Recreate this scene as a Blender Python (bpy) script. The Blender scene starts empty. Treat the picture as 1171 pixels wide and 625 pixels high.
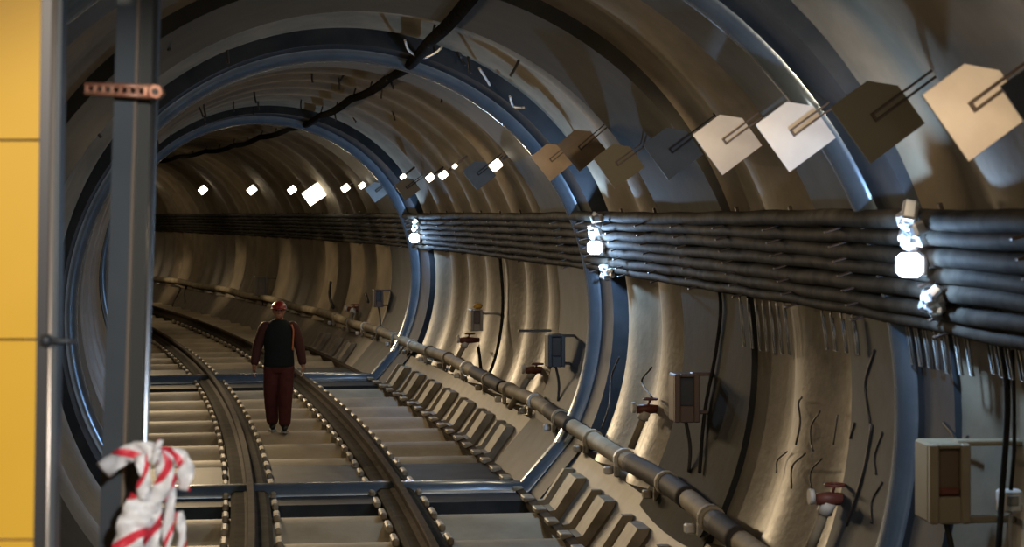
import bpy, math, random
from mathutils import Vector, Matrix, Quaternion
random.seed(7)
PI = math.pi
SC = bpy.context.scene
COL = SC.collection

# ------------------------------------------------------------------ place
F = 2300.0                      # focal length in pixels of the 1171 px wide frame
R = 2.9                         # inner radius of the tunnel
ZC = 1.83                       # height of the tunnel axis over the track bed
CAMZ = 2.88
A0, B0, RHO = 0.092, -0.03757, 193.0
PITCH = 1.53                    # length of one lining ring
HX, HY = 585.5, 245.0           # vanishing point of the level direction in the frame


def cen(s):
    return Vector((A0 + B0 * s - s * s / (2 * RHO), s, ZC))


def tan(s):
    return Vector((B0 - s / RHO, 1, 0)).normalized()


def right(s):
    t = tan(s)
    return Vector((t.y, -t.x, 0))


def P(s, deg, r):
    a = math.radians(deg)
    return cen(s) + right(s) * (r * math.cos(a)) + Vector((0, 0, r * math.sin(a)))


def Q(s, lat, z):
    c = cen(s) + right(s) * lat
    c.z = z
    return c


def station(p):
    s = p.y
    for _ in range(6):
        d = p - cen(s)
        s += d.dot(tan(s)) / max(0.3, 1.0)
    return s


def hit(px, py, r=R):
    """where the sight line through a frame point meets a tube of radius r round the tunnel axis"""
    d = Vector(((px - HX) / F, 1, (HY - py) / F))
    o = Vector((0, 0, CAMZ))
    lo = 3.0

    def rad(y):
        p = o + d * y
        s = station(p)
        q = p - cen(s)
        return math.hypot(q.dot(right(s)), q.z) - r
    y = lo
    while y < 95 and rad(y) < 0:
        y += 0.25
    a, b = y - 0.25, y
    for _ in range(30):
        m = (a + b) / 2
        if rad(m) < 0:
            a = m
        else:
            b = m
    p = o + d * a
    s = station(p)
    q = p - cen(s)
    return p, s, math.degrees(math.atan2(q.z, q.dot(right(s))))


def at(px, py, y):
    return Vector(((px - HX) / F * y, y, CAMZ + (HY - py) / F * y))


def frame_wall(s, deg):
    """x towards the viewer along the tunnel, y out into the wall, z up along the wall"""
    a = math.radians(deg)
    er = right(s) * math.cos(a) + Vector((0, 0, math.sin(a)))
    x = -tan(s)
    z = x.cross(er)
    return Matrix((x, er, z)).transposed()


def frame_up(s):
    x = -tan(s)
    return Matrix((x, right(s), Vector((0, 0, 1)))).transposed()


# ------------------------------------------------------------------ materials
def mat(name, col, rough=0.5, metal=0.0, col2=None, scale=6.0, stretch=(1, 1, 1), bump=0.0, bscale=40.0,
        emit=None, estr=0.0, spec=0.5, detail=5.0, coat=0.0, lo=0.35, hi=0.65):
    m = bpy.data.materials.new(name)
    m.use_nodes = True
    nt = m.node_tree
    b = nt.nodes['Principled BSDF']
    b.inputs['Base Color'].default_value = (*col, 1)
    b.inputs['Roughness'].default_value = rough
    b.inputs['Metallic'].default_value = metal
    b.inputs['Specular IOR Level'].default_value = spec
    b.inputs['Coat Weight'].default_value = coat
    if emit:
        b.inputs['Emission Color'].default_value = (*emit, 1)
        b.inputs['Emission Strength'].default_value = estr
    tc = nt.nodes.new('ShaderNodeTexCoord')
    mp = nt.nodes.new('ShaderNodeMapping')
    mp.inputs['Scale'].default_value = stretch
    nt.links.new(tc.outputs['Object'], mp.inputs['Vector'])
    if col2:
        n = nt.nodes.new('ShaderNodeTexNoise')
        n.inputs['Scale'].default_value = scale
        n.inputs['Detail'].default_value = detail
        r = nt.nodes.new('ShaderNodeValToRGB')
        r.color_ramp.elements[0].position = lo
        r.color_ramp.elements[1].position = hi
        r.color_ramp.elements[0].color = (*col, 1)
        r.color_ramp.elements[1].color = (*col2, 1)
        nt.links.new(mp.outputs[0], n.inputs['Vector'])
        nt.links.new(n.outputs['Fac'], r.inputs['Fac'])
        nt.links.new(r.outputs['Color'], b.inputs['Base Color'])
    if bump:
        n2 = nt.nodes.new('ShaderNodeTexNoise')
        n2.inputs['Scale'].default_value = bscale
        n2.inputs['Detail'].default_value = 4
        bp = nt.nodes.new('ShaderNodeBump')
        bp.inputs['Strength'].default_value = bump
        bp.inputs['Distance'].default_value = 0.02
        nt.links.new(mp.outputs[0], n2.inputs['Vector'])
        nt.links.new(n2.outputs['Fac'], bp.inputs['Height'])
        nt.links.new(bp.outputs['Normal'], b.inputs['Normal'])
    return m


M = {}
M['lining'] = mat('lining_concrete', (0.165, 0.14, 0.10), 0.38, col2=(0.24, 0.20, 0.145), scale=2.8, detail=9.0, bump=0.14, bscale=16, spec=0.35)
def rough_by_height(m, z0, z1, r0, r1):
    """smooth painted wall low down, raw dull concrete towards the crown"""
    nt = m.node_tree
    bs = nt.nodes['Principled BSDF']
    tc = nt.nodes.new('ShaderNodeTexCoord'); sp = nt.nodes.new('ShaderNodeSeparateXYZ'); mr = nt.nodes.new('ShaderNodeMapRange')
    for k, v in (('From Min', z0), ('From Max', z1), ('To Min', r0), ('To Max', r1)):
        mr.inputs[k].default_value = v
    nt.links.new(tc.outputs['Object'], sp.inputs[0]); nt.links.new(sp.outputs[2], mr.inputs['Value']); nt.links.new(mr.outputs[0], bs.inputs['Roughness'])


rough_by_height(M['lining'], 2.3, 3.6, 0.40, 0.95)
M['bed'] = mat('bed_concrete', (0.30, 0.25, 0.17), 0.6, col2=(0.42, 0.36, 0.255), scale=2.0, bump=0.15, bscale=14, spec=0.25)
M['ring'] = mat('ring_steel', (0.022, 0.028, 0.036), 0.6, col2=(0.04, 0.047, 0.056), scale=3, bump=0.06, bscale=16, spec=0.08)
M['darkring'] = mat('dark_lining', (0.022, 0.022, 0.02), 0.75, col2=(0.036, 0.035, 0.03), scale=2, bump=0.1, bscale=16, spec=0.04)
M['rib'] = mat('rib_highlight_blue', (0.15, 0.195, 0.25), 0.24, metal=0.6, col2=(0.20, 0.25, 0.31), scale=4)  # blue tint put in to carry the cool lamps' highlight
M['rail'] = mat('rail_steel', (0.055, 0.04, 0.028), 0.8, col2=(0.075, 0.055, 0.038), scale=5, spec=0.03)
M['railtop'] = mat('rail_head_steel', (0.09, 0.072, 0.055), 0.55, metal=0.2, spec=0.1)
M['plinth'] = mat('plinth_rubber', (0.03, 0.025, 0.018), 0.85, col2=(0.05, 0.042, 0.03), scale=5, spec=0.02)
M['clip'] = mat('clip_galvanised', (0.20, 0.165, 0.11), 0.55, col2=(0.42, 0.36, 0.26), scale=9)
M['kerb'] = mat('kerb_concrete', (0.20, 0.165, 0.11), 0.6, col2=(0.32, 0.27, 0.19), scale=5, spec=0.2)
M['ledge'] = mat('ledge_concrete', (0.10, 0.083, 0.06), 0.6, col2=(0.15, 0.125, 0.09), scale=3)
M['cable'] = mat('cable_black', (0.018, 0.018, 0.018), 0.8, col2=(0.03, 0.028, 0.025), scale=14, spec=0.0)
M['bundle'] = mat('bundle_sheath', (0.02, 0.019, 0.016), 0.75, col2=(0.055, 0.05, 0.042), scale=5, spec=0.02, bump=0.15, bscale=30)
M['cablegrey'] = mat('cable_grey', (0.035, 0.034, 0.032), 0.5, spec=0.3)
M['wire'] = mat('wire_dark', (0.025, 0.02, 0.016), 0.55)
M['wirelight'] = mat('wire_light', (0.45, 0.45, 0.45), 0.4)
M['galv'] = mat('galvanised_steel', (0.17, 0.17, 0.16), 0.5, metal=0.7, col2=(0.25, 0.245, 0.23), scale=8)
M['foil'] = mat('foil_wrap', (0.62, 0.64, 0.66), 0.3, metal=0.8)
M['pipe'] = mat('pipe_painted', (0.26, 0.22, 0.155), 0.7, col2=(0.40, 0.35, 0.26), scale=3, spec=0.15)
M['pipedark'] = mat('pipe_dark_wrap', (0.05, 0.044, 0.04), 0.7, spec=0.1)
M['white'] = mat('white_paint', (0.72, 0.70, 0.66), 0.5, col2=(0.62, 0.60, 0.55), scale=7)
M['plate'] = mat('plate_white', (0.44, 0.40, 0.36), 0.35, col2=(0.52, 0.48, 0.43), scale=6)
M['plategrey'] = mat('plate_dim_grey', (0.17, 0.175, 0.17), 0.45, col2=(0.21, 0.21, 0.205), scale=6)  # darker plate tones stand in for shields that catch less light
M['plateolive'] = mat('plate_unlit_olive', (0.19, 0.165, 0.10), 0.6)
M['platebrown'] = mat('plate_dim_brown', (0.20, 0.13, 0.07), 0.4, col2=(0.28, 0.19, 0.10), scale=5)
M['slot'] = mat('bracket_dark', (0.05, 0.035, 0.028), 0.45, metal=0.4)
M['valve'] = mat('valve_red', (0.16, 0.05, 0.035), 0.5)
M['boxbeige'] = mat('box_beige', (0.23, 0.185, 0.115), 0.55, col2=(0.27, 0.22, 0.14), scale=4)
M['boxbrown'] = mat('box_brown', (0.11, 0.075, 0.06), 0.5)
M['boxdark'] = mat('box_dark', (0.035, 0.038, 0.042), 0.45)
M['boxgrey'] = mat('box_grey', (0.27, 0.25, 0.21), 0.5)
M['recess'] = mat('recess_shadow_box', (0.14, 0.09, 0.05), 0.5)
M['recessred'] = mat('recess_red', (0.15, 0.045, 0.03), 0.5)
M['yellowcap'] = mat('yellow_cap', (0.6, 0.34, 0.04), 0.45)
M['cool'] = mat('cool_lens', (0.9, 0.95, 1), 0.3, emit=(0.86, 0.88, 1.0), estr=9)
M['warm'] = mat('warm_lens', (1, 0.95, 0.85), 0.3, emit=(1.0, 0.90, 0.70), estr=9)
M['lampoff'] = mat('lamp_glass_unlit', (0.3, 0.3, 0.28), 0.2)
M['yellow'] = mat('yellow_panel', (0.78, 0.42, 0.02), 0.5, col2=(0.84, 0.46, 0.03), scale=1.5)
M['seam'] = mat('seam_dark', (0.05, 0.03, 0.015), 0.6)
M['mull'] = mat('mullion_metal', (0.09, 0.085, 0.085), 0.4, metal=0.6)
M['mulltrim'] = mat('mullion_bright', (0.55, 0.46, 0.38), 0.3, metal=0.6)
M['colblue'] = mat('column_paint', (0.06, 0.07, 0.076), 0.5, col2=(0.075, 0.085, 0.09), scale=4)
M['coldark'] = mat('column_web', (0.055, 0.052, 0.040), 0.5)
M['colbright'] = mat('column_edge_highlight', (0.75, 0.82, 0.9), 0.3, metal=1.0)  # pale blue put in for the bright highlight down this edge
M['colline'] = mat('column_highlight_line', (0.26, 0.19, 0.13), 0.4)  # tan highlight painted as a line along the flange
M['rust'] = mat('rusty_steel', (0.42, 0.16, 0.09), 0.4, metal=0.3, col2=(0.60, 0.30, 0.18), scale=30)
M['helmet'] = mat('helmet_red', (0.20, 0.014, 0.013), 0.35, coat=0.3)
M['trouser'] = mat('trouser_red', (0.06, 0.011, 0.012), 0.9, col2=(0.08, 0.016, 0.015), scale=14)
M['sleeve'] = mat('sleeve_red', (0.055, 0.016, 0.015), 0.85)
M['vest'] = mat('vest_navy', (0.011, 0.016, 0.019), 0.9, spec=0.2)
M['orange'] = mat('reflective_orange', (0.55, 0.17, 0.06), 0.4)
M['boot'] = mat('boot_black', (0.012, 0.011, 0.010), 0.5)
M['sole'] = mat('boot_sole', (0.30, 0.30, 0.28), 0.6)
M['skin'] = mat('skin', (0.30, 0.14, 0.09), 0.55)
M['hair'] = mat('hair_dark', (0.02, 0.013, 0.01), 0.6)
M['eyem'] = mat('eye_dark', (0.02, 0.02, 0.02), 0.2)


def tape_mat():
    m = bpy.data.materials.new('barrier_tape')
    m.use_nodes = True
    nt = m.node_tree
    b = nt.nodes['Principled BSDF']
    b.inputs['Roughness'].default_value = 0.35
    uv = nt.nodes.new('ShaderNodeUVMap')
    sp = nt.nodes.new('ShaderNodeSeparateXYZ')
    ad = nt.nodes.new('ShaderNodeMath'); ad.operation = 'ADD'
    fr = nt.nodes.new('ShaderNodeMath'); fr.operation = 'FRACT'
    gt = nt.nodes.new('ShaderNodeMath'); gt.operation = 'GREATER_THAN'; gt.inputs[1].default_value = 0.76
    mx = nt.nodes.new('ShaderNodeMix'); mx.data_type = 'RGBA'
    mx.inputs[6].default_value = (0.86, 0.83, 0.80, 1)
    mx.inputs[7].default_value = (0.75, 0.045, 0.07, 1)
    nt.links.new(uv.outputs[0], sp.inputs[0])
    nt.links.new(sp.outputs[0], ad.inputs[0]); nt.links.new(sp.outputs[1], ad.inputs[1])
    nt.links.new(ad.outputs[0], fr.inputs[0]); nt.links.new(fr.outputs[0], gt.inputs[0])
    nt.links.new(gt.outputs[0], mx.inputs[0]); nt.links.new(mx.outputs[2], b.inputs['Base Color'])
    return m


M['tape'] = tape_mat()


# ------------------------------------------------------------------ mesh building
class MB:
    def __init__(s):
        s.v, s.f, s.sm = [], [], []

    def add(s, vs, fs, smooth=False):
        o = len(s.v)
        s.v += [tuple(v) for v in vs]
        for f in fs:
            s.f.append(tuple(i + o for i in f))
            s.sm.append(smooth)
        return s

    def box(s, c, size, rot=None, bev=0.0):
        c = Vector(c)
        hx, hy, hz = size[0] / 2, size[1] / 2, size[2] / 2
        b = min(bev, hx * 0.9, hy * 0.9, hz * 0.9)
        if b <= 0:
            vs = [Vector((x, y, z)) for x in (-hx, hx) for y in (-hy, hy) for z in (-hz, hz)]
            fs = [(0, 1, 3, 2), (4, 6, 7, 5), (0, 4, 5, 1), (2, 3, 7, 6), (0, 2, 6, 4), (1, 5, 7, 3)]
        else:
            vs, idx = [], {}
            for sx in (-1, 1):
                for sy in (-1, 1):
                    for sz in (-1, 1):
                        for k in range(3):
                            p = [sx * (hx - b), sy * (hy - b), sz * (hz - b)]
                            p[k] = (sx, sy, sz)[k] * (hx, hy, hz)[k]
                            idx[(sx, sy, sz, k)] = len(vs)
                            vs.append(Vector(p))
            fs = []
            for k in range(3):
                o = [i for i in range(3) if i != k]
                for sg in (-1, 1):
                    q = []
                    for a_, b_ in ((-1, -1), (1, -1), (1, 1), (-1, 1)):
                        t = [0, 0, 0]
                        t[k] = sg; t[o[0]] = a_; t[o[1]] = b_
                        q.append(idx[(*t, k)])
                    fs.append(tuple(q))
            for k in range(3):          # edges running along axis k
                o = [i for i in range(3) if i != k]
                for a_ in (-1, 1):
                    for b_ in (-1, 1):
                        t0 = [0, 0, 0]; t1 = [0, 0, 0]
                        t0[o[0]] = t1[o[0]] = a_
                        t0[o[1]] = t1[o[1]] = b_
                        t0[k], t1[k] = -1, 1
                        fs.append((idx[(*t0, o[0])], idx[(*t1, o[0])], idx[(*t1, o[1])], idx[(*t0, o[1])]))
            for sx in (-1, 1):
                for sy in (-1, 1):
                    for sz in (-1, 1):
                        fs.append(tuple(idx[(sx, sy, sz, k)] for k in range(3)))
        if rot is not None:
            vs = [rot @ v for v in vs]
        return s.add([v + c for v in vs], fs)

    def tube(s, pts, rad, n=8, cap=True, smooth=True):
        pts = [Vector(p) for p in pts]
        rads = rad if isinstance(rad, (list, tuple)) else [rad] * len(pts)
        T = []
        for i in range(len(pts)):
            a = pts[max(0, i - 1)]; b = pts[min(len(pts) - 1, i + 1)]
            t = (b - a)
            T.append(t.normalized() if t.length > 1e-9 else Vector((0, 0, 1)))
        u = T[0].orthogonal().normalized()
        vs = []
        for i, p in enumerate(pts):
            if i:
                u = T[i - 1].rotation_difference(T[i]) @ u
            w = T[i].cross(u)
            for k in range(n):
                a = 2 * PI * k / n
                vs.append(p + (u * math.cos(a) + w * math.sin(a)) * rads[i])
        fs = []
        for i in range(len(pts) - 1):
            for k in range(n):
                k2 = (k + 1) % n
                fs.append((i * n + k, i * n + k2, (i + 1) * n + k2, (i + 1) * n + k))
        s.add(vs, fs, smooth)
        if cap:
            o = len(s.v) - len(vs)
            s.f.append(tuple(o + k for k in range(n))[::-1]); s.sm.append(False)
            e = o + (len(pts) - 1) * n
            s.f.append(tuple(e + k for k in range(n))); s.sm.append(False)
        return s

    def ball(s, c, r, nu=12, nv=8, sc=(1, 1, 1)):
        c = Vector(c)
        vs = [c + Vector((0, 0, r * sc[2]))]
        for j in range(1, nv):
            a = PI * j / nv
            for k in range(nu):
                b = 2 * PI * k / nu
                vs.append(c + Vector((r * sc[0] * math.sin(a) * math.cos(b), r * sc[1] * math.sin(a) * math.sin(b), r * sc[2] * math.cos(a))))
        vs.append(c - Vector((0, 0, r * sc[2])))
        fs = [(0, 1 + k, 1 + (k + 1) % nu) for k in range(nu)]
        for j in range(nv - 2):
            for k in range(nu):
                a = 1 + j * nu + k; b = 1 + j * nu + (k + 1) % nu
                fs.append((a, a + nu, b + nu, b))
        l = len(vs) - 1
        fs += [(l, l - nu + (k + 1) % nu, l - nu + k) for k in range(nu)]
        return s.add(vs, fs, True)

    def poly(s, pts, ext):
        """a flat outline given real thickness along the vector ext"""
        pts = [Vector(p) for p in pts]; ext = Vector(ext); n = len(pts)
        vs = pts + [p + ext for p in pts]
        fs = [tuple(range(n))[::-1], tuple(range(n, 2 * n))]
        fs += [(k, (k + 1) % n, n + (k + 1) % n, n + k) for k in range(n)]
        return s.add(vs, fs)

    def sweep(s, prof, ss, smooth=False, closed=True):
        """a cross section [(lat, z)...] carried along the tunnel"""
        n = len(prof); vs = []
        for st in ss:
            for la, z in prof:
                vs.append(Q(st, la, z))
        fs = []
        m = n if closed else n - 1
        for i in range(len(ss) - 1):
            for k in range(m):
                k2 = (k + 1) % n
                fs.append((i * n + k, (i + 1) * n + k, (i + 1) * n + k2, i * n + k2))
        if closed:
            fs.append(tuple(range(n)))
            fs.append(tuple((len(ss) - 1) * n + k for k in range(n))[::-1])
        return s.add(vs, fs, smooth)

    def build(s, name, m, parent=None):
        me = bpy.data.meshes.new(name)
        me.from_pydata(s.v, [], s.f)
        me.polygons.foreach_set('use_smooth', s.sm)
        me.materials.append(m)
        me.update()
        o = bpy.data.objects.new(name, me)
        COL.objects.link(o)
        if parent:
            o.parent = parent
        return o


def tag(o, label, cat, group=None, kind=None):
    if label: o['label'] = label
    if cat: o['category'] = cat
    if group: o['group'] = group
    if kind: o['kind'] = kind
    return o


def thing(name, label, cat, loc=(0, 0, 0), rot=None, group=None):
    o = bpy.data.objects.new(name, None)
    COL.objects.link(o)
    mw = (rot.to_4x4() if rot is not None else Matrix.Identity(4))
    mw.translation = Vector(loc)
    o.matrix_world = mw
    o.empty_display_size = 0.1
    return tag(o, label, cat, group)


def copy_tree(o, parent=None):
    c = o.copy(); COL.objects.link(c)
    if parent: c.parent = parent
    for ch in list(o.children):
        copy_tree(ch, c)
    return c


def structure(o):
    o['kind'] = 'structure'
    return o


def catmull(pts, n=6):
    pts = [Vector(p) for p in pts]
    if len(pts) < 3:
        return [pts[0].lerp(pts[-1], i / n) for i in range(n + 1)]
    out = []
    e = [pts[0] * 2 - pts[1]] + pts + [pts[-1] * 2 - pts[-2]]
    for i in range(1, len(e) - 2):
        p0, p1, p2, p3 = e[i - 1:i + 3]
        for k in range(n):
            t = k / n
            out.append(0.5 * ((2 * p1) + (p2 - p0) * t + (2 * p0 - 5 * p1 + 4 * p2 - p3) * t * t + (3 * p1 - p0 - 3 * p2 + p3) * t ** 3))
    out.append(pts[-1])
    return out


# ------------------------------------------------------------------ the setting
def ripple(s):
    """rounded belly of every lining ring with the joint between two rings as a soft valley"""
    x = (s / PITCH) % 1.0
    return 0.5 - 0.5 * math.cos(2 * PI * x)


S0, S1, DS = 2.0, 90.0, PITCH / 14
SS = [S0 + i * DS for i in range(int((S1 - S0) / DS) + 1)]


def surf(s, d):
    """radius of the lining surface at a station and angle"""
    q = min(1.0, max(0.0, (abs(d - 90) - 35) / 45))
    return R - 0.15 * (0.45 + 0.55 * q * q * (3 - 2 * q)) * ripple(s)


def shell(name, d0, d1, n, m):
    b = MB()
    vs = []
    for s in SS:
        for k in range(n + 1):
            d = d0 + (d1 - d0) * k / n
            vs.append(P(s, d, surf(s, d)))
    fs = []
    w = n + 1
    for i in range(len(SS) - 1):
        for k in range(n):
            fs.append((i * w + k, i * w + k + 1, (i + 1) * w + k + 1, (i + 1) * w + k))
    b.add(vs, fs, True)
    return structure(b.build(name, m))


shell('wall_right', -46, 48, 34, M['lining'])
shell('ceiling', 48, 132, 30, M['lining'])
shell('wall_left', 132, 226, 34, M['lining'])

# track bed: rounded cross ribs, one per ring
b = MB(); vs = []; fs = []
lats = [-2.25, -1.9, -1.5, -1.0, -0.5, 0, 0.5, 1.0, 1.5, 1.96]
for s in SS:
    z = 0.15 * ripple(s) - 0.15
    for la in lats:
        vs.append(Q(s, la, z if la > -2.0 else z + 0.0))
w = len(lats)
for i in range(len(SS) - 1):
    for k in range(w - 1):
        fs.append((i * w + k, i * w + k + 1, (i + 1) * w + k + 1, (i + 1) * w + k))
b.add(vs, fs, True)
structure(b.build('floor', M['bed']))

# concrete haunches either side of the bed
ss = [S0 + i * 0.5 for i in range(int((S1 - S0) / 0.5))]
structure(MB().sweep([(1.95, -0.12), (2.40, 0.50), (2.66, 0.50), (2.62, -0.2)], ss).build('trim_1', M['ledge']))
structure(MB().sweep([(-2.24, -0.12), (-2.5, 0.3), (-2.64, 0.35), (-2.62, -0.2)], ss).build('trim_2', M['lining']))


# dark steel collars that carry the cool lamps: a flat band, and a blue-tinted round rib added to hold their highlight
def ring_skin(name, prof, m, zoff):
    n = len(prof)
    b = MB()
    w = 81
    vs, fs = [], []
    for st, h in prof:
        for k in range(w):
            vs.append(P(st, -44 + 268 * k / (w - 1), R - h))
    for i in range(n - 1):
        for k in range(w - 1):
            fs.append((i * w + k, i * w + k + 1, (i + 1) * w + k + 1, (i + 1) * w + k))
    b.add(vs, fs, True)
    if zoff is not None:
        row = [(2.44, 0.56, -0.6, 0.5), (1.97, 0.0, -0.5, 0.8)] + [(1.5 - 0.31 * q, 0, 0, 1) for q in range(12)] + [(-2.22, 0.0, 0, 1)]
        w = len(row)
        vs, fs = [], []
        for st, h in prof:
            hh = h - 0.165 + zoff
            for la, z, ka, kz in row:
                vs.append(Q(st, la + hh * ka, z + hh * kz))
        for i in range(n - 1):
            for k in range(w - 1):
                fs.append((i * w + k, (i + 1) * w + k, (i + 1) * w + k + 1, i * w + k + 1))
        b.add(vs, fs, True)
    o = b.build(name, m)
    md = o.modifiers.new('edges', 'EDGE_SPLIT'); md.split_angle = math.radians(50)
    return structure(o)


def collar(n1, n2, s0, s1, m, rib=None, rr=0.11, zoff=0.012):
    ring_skin(n1, [(s0, -0.02), (s0 + 0.01, 0.165), (s1 - 0.01, 0.165), (s1, -0.02)], m, zoff)
    if rib is not None:
        pr = []
        for k in range(17):
            a = PI * k / 16
            pr.append((rib - rr * 1.5 * math.cos(a), 0.16 + rr * math.sin(a)))
        ring_skin(n2, pr, M['rib'], 0.012)


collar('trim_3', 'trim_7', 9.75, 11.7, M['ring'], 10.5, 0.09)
collar('trim_4', 'trim_8', 19.9, 23.0, M['ring'], 20.7, 0.12)
collar('trim_5', 'trim_9', 33.4, 37.4, M['ring'], 34.6, 0.14)
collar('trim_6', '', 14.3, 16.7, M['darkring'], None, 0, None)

# ------------------------------------------------------------------ track
def rail(lat, label):
    t = thing('rail', label, 'rail', Q(16, lat, 0), None, 'running rails of the track')
    inv = t.matrix_world.inverted()
    s = [11 + i * 0.6 for i in range(int(64 / 0.6))]

    def sw(prof, name, m):
        o = MB().sweep([(lat + a, z) for a, z in prof], s).build(name, m)
        o.parent = t; o.matrix_parent_inverse = inv
        return o
    sw([(-0.19, -0.2), (-0.19, 0.05), (-0.15, 0.075), (0.15, 0.075), (0.19, 0.05), (0.19, -0.2)], 'base_pad', M['plinth'])
    sw([(-0.075, 0.05), (-0.075, 0.07), (-0.012, 0.09), (-0.012, 0.16), (0.012, 0.16), (0.012, 0.09), (0.075, 0.07), (0.075, 0.05)], 'rail_web', M['rail'])
    sw([(-0.036, 0.155), (-0.036, 0.19), (-0.028, 0.2), (0.028, 0.2), (0.036, 0.19), (0.036, 0.155)], 'rail_head', M['rail'])
    k = 0
    x = 16.8
    while k < 49:
        for sd in (-1, 1):
            b = MB()
            c = Q(x, lat + sd * 0.24, 0.03)
            b.box(c, (0.06, 0.34, 0.07), frame_rot(x), 0.015)
            o = b.build('rail_clip', M['clip'])
            o.parent = t; o.matrix_parent_inverse = inv
        x += PITCH / 2
        k += 1
    return t


def frame_rot(s):
    return Matrix((right(s), tan(s), Vector((0, 0, 1)))).transposed()


rail(-0.90, 'left running rail on dark pads, passing the walking person on the left side')
rail(0.58, 'right running rail on dark pads, passing right of the walking person')

# thin steel edge strip of the bed
s = [11 + i * 0.6 for i in range(int(34 / 0.6))]
t = thing('edge_strip', 'thin speckled steel strip along the right edge of the track bed', 'strip', Q(16, 1.86, 0))
inv = t.matrix_world.inverted()
o = MB().sweep([(1.83, -0.05), (1.83, 0.03), (1.90, 0.05), (1.90, -0.05)], s).build('strip', M['rail']); o.parent = t; o.matrix_parent_inverse = inv
for k in range(24):
    x = 16.8 + k * PITCH / 2
    o = MB().box(Q(x, 1.85, 0.045), (0.11, 0.24, 0.05), frame_rot(x), 0.01).build('strip_clip', M['clip']); o.parent = t; o.matrix_parent_inverse = inv

# kerb blocks on the right haunch
kb = MB()
prof = [(-0.06, -0.16), (-0.06, 0.05), (0.0, 0.06), (0.20, 0.36), (0.30, 0.36), (0.24, 0.2)]
kb.poly([Vector((-0.20, a, z)) for a, z in prof], (0.40, 0, 0))
kb.poly([Vector((-0.52, a, z)) for a, z in ((0.02, -0.16), (0.05, 0.0), (0.22, 0.30), (0.28, 0.30), (0.24, 0.2))], (0.32, 0, 0))
kb.poly([Vector((-0.60, a, z)) for a, z in prof], (0.09, 0, 0))
first = None
k0 = int(14.0 / PITCH)
for k in range(k0, k0 + 19):
    s = (k + 0.5) * PITCH
    if 19.6 < s < 23.3 or 33.2 < s < 37.6:
        continue
    if first is None:
        first = kb.build('kerb_block', M['kerb'])
        o = first
    else:
        o = first.copy(); COL.objects.link(o)
    mw = frame_up(s).to_4x4(); mw.translation = Q(s, 1.98, 0.0)
    o.matrix_world = mw
    tag(o, 'sloping concrete kerb block rising from the right edge of the track bed', 'kerb block', 'kerb blocks along the right of the track')

# ------------------------------------------------------------------ service pipe along the right wall
t = thing('service_pipe', 'jointed pale service pipe running low along the right wall', 'pipe', Q(14, 2.40, 0.70))
inv = t.matrix_world.inverted()


def adopt(o, t):
    o.parent = t
    o.matrix_parent_inverse = t.matrix_world.inverted()
    return o


def pipept(s):
    return Q(s, 2.41 + 0.012 * math.sin(s * 1.7), 0.70 + 0.02 * math.sin(s * 0.9))


adopt(MB().tube([pipept(11 + i * 0.3) for i in range(230)], 0.08, 12).build('pipe_run', M['pipe']), t)
for a, bb in ((13.2, 14.0), (15.0, 17.3), (20.4, 21.8), (25.0, 27.5)):
    n = int((bb - a) / 0.15)
    adopt(MB().tube([pipept(a + (bb - a) * i / n) for i in range(n + 1)], 0.088, 12).build('dark_wrap', M['pipedark']), t)
for k in range(18):
    s = 12.4 + k * 1.74
    adopt(MB().tube([pipept(s - 0.05), pipept(s + 0.05)], 0.10, 12).build('pipe_collar', M['pipe'] if k % 3 else M['white']), t)
    s += 0.4
    c = pipept(s)
    b = MB().box(c + Vector((0, 0, -0.12)), (0.05, 0.06, 0.16), frame_rot(s), 0.008)
    b.box(c + right(s) * -0.08 + Vector((0, 0, -0.14)), (0.08, 0.09, 0.07), frame_rot(s), 0.012)
    adopt(b.build('pipe_support', M['white'] if k % 2 else M['clip']), t)

# ------------------------------------------------------------------ cables on the right wall
heights = [(22.6, 0.05), (20.6, 0.045), (18.6, 0.05), (16.6, 0.045), (14.6, 0.05), (12.6, 0.045), (10.9, 0.035)]
for i, (d, r) in enumerate(heights):
    pts = []
    s = 4.2
    while s < 80:
        sag = 0.10 * math.sin(s * 2 * PI / PITCH + i) + 0.14 * math.sin(s * 0.7 + i * 2)
        pts.append(P(s, d + sag, R - 0.235))
        s += PITCH / 5
    words = ['topmost', 'second', 'third', 'middle', 'fifth', 'sixth', 'lowest'][i]
    o = MB().tube(pts, r, 8).build('power_cable', M['bundle'])
    tag(o, f'{words} black cable of the bundle along the right wall, counted downward', 'cable', 'cable bundle on the right wall')
# brackets that carry the bundle
br = None
for k in range(34):
    s = 7.9 + k * PITCH
    if br is None:
        br = thing('cable_bracket', 'steel comb bracket holding the cable bundle against the right wall', 'bracket', group='cable brackets on the right wall')
        MB().box((0, 0.0, 0), (0.05, 0.02, 0.66), None, 0.004).build('upright', M['slot'], br)
        for j in range(7):
            MB().box((0, -0.11, -0.28 + j * 0.085), (0.045, 0.2, 0.012), None, 0.003).build('arm', M['slot'], br)
        c = br
    else:
        c = copy_tree(br)
    rot = frame_wall(s, 16.6)
    mw = rot.to_4x4(); mw.translation = P(s, 16.6, R - 0.14)
    c.matrix_world = mw

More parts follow.
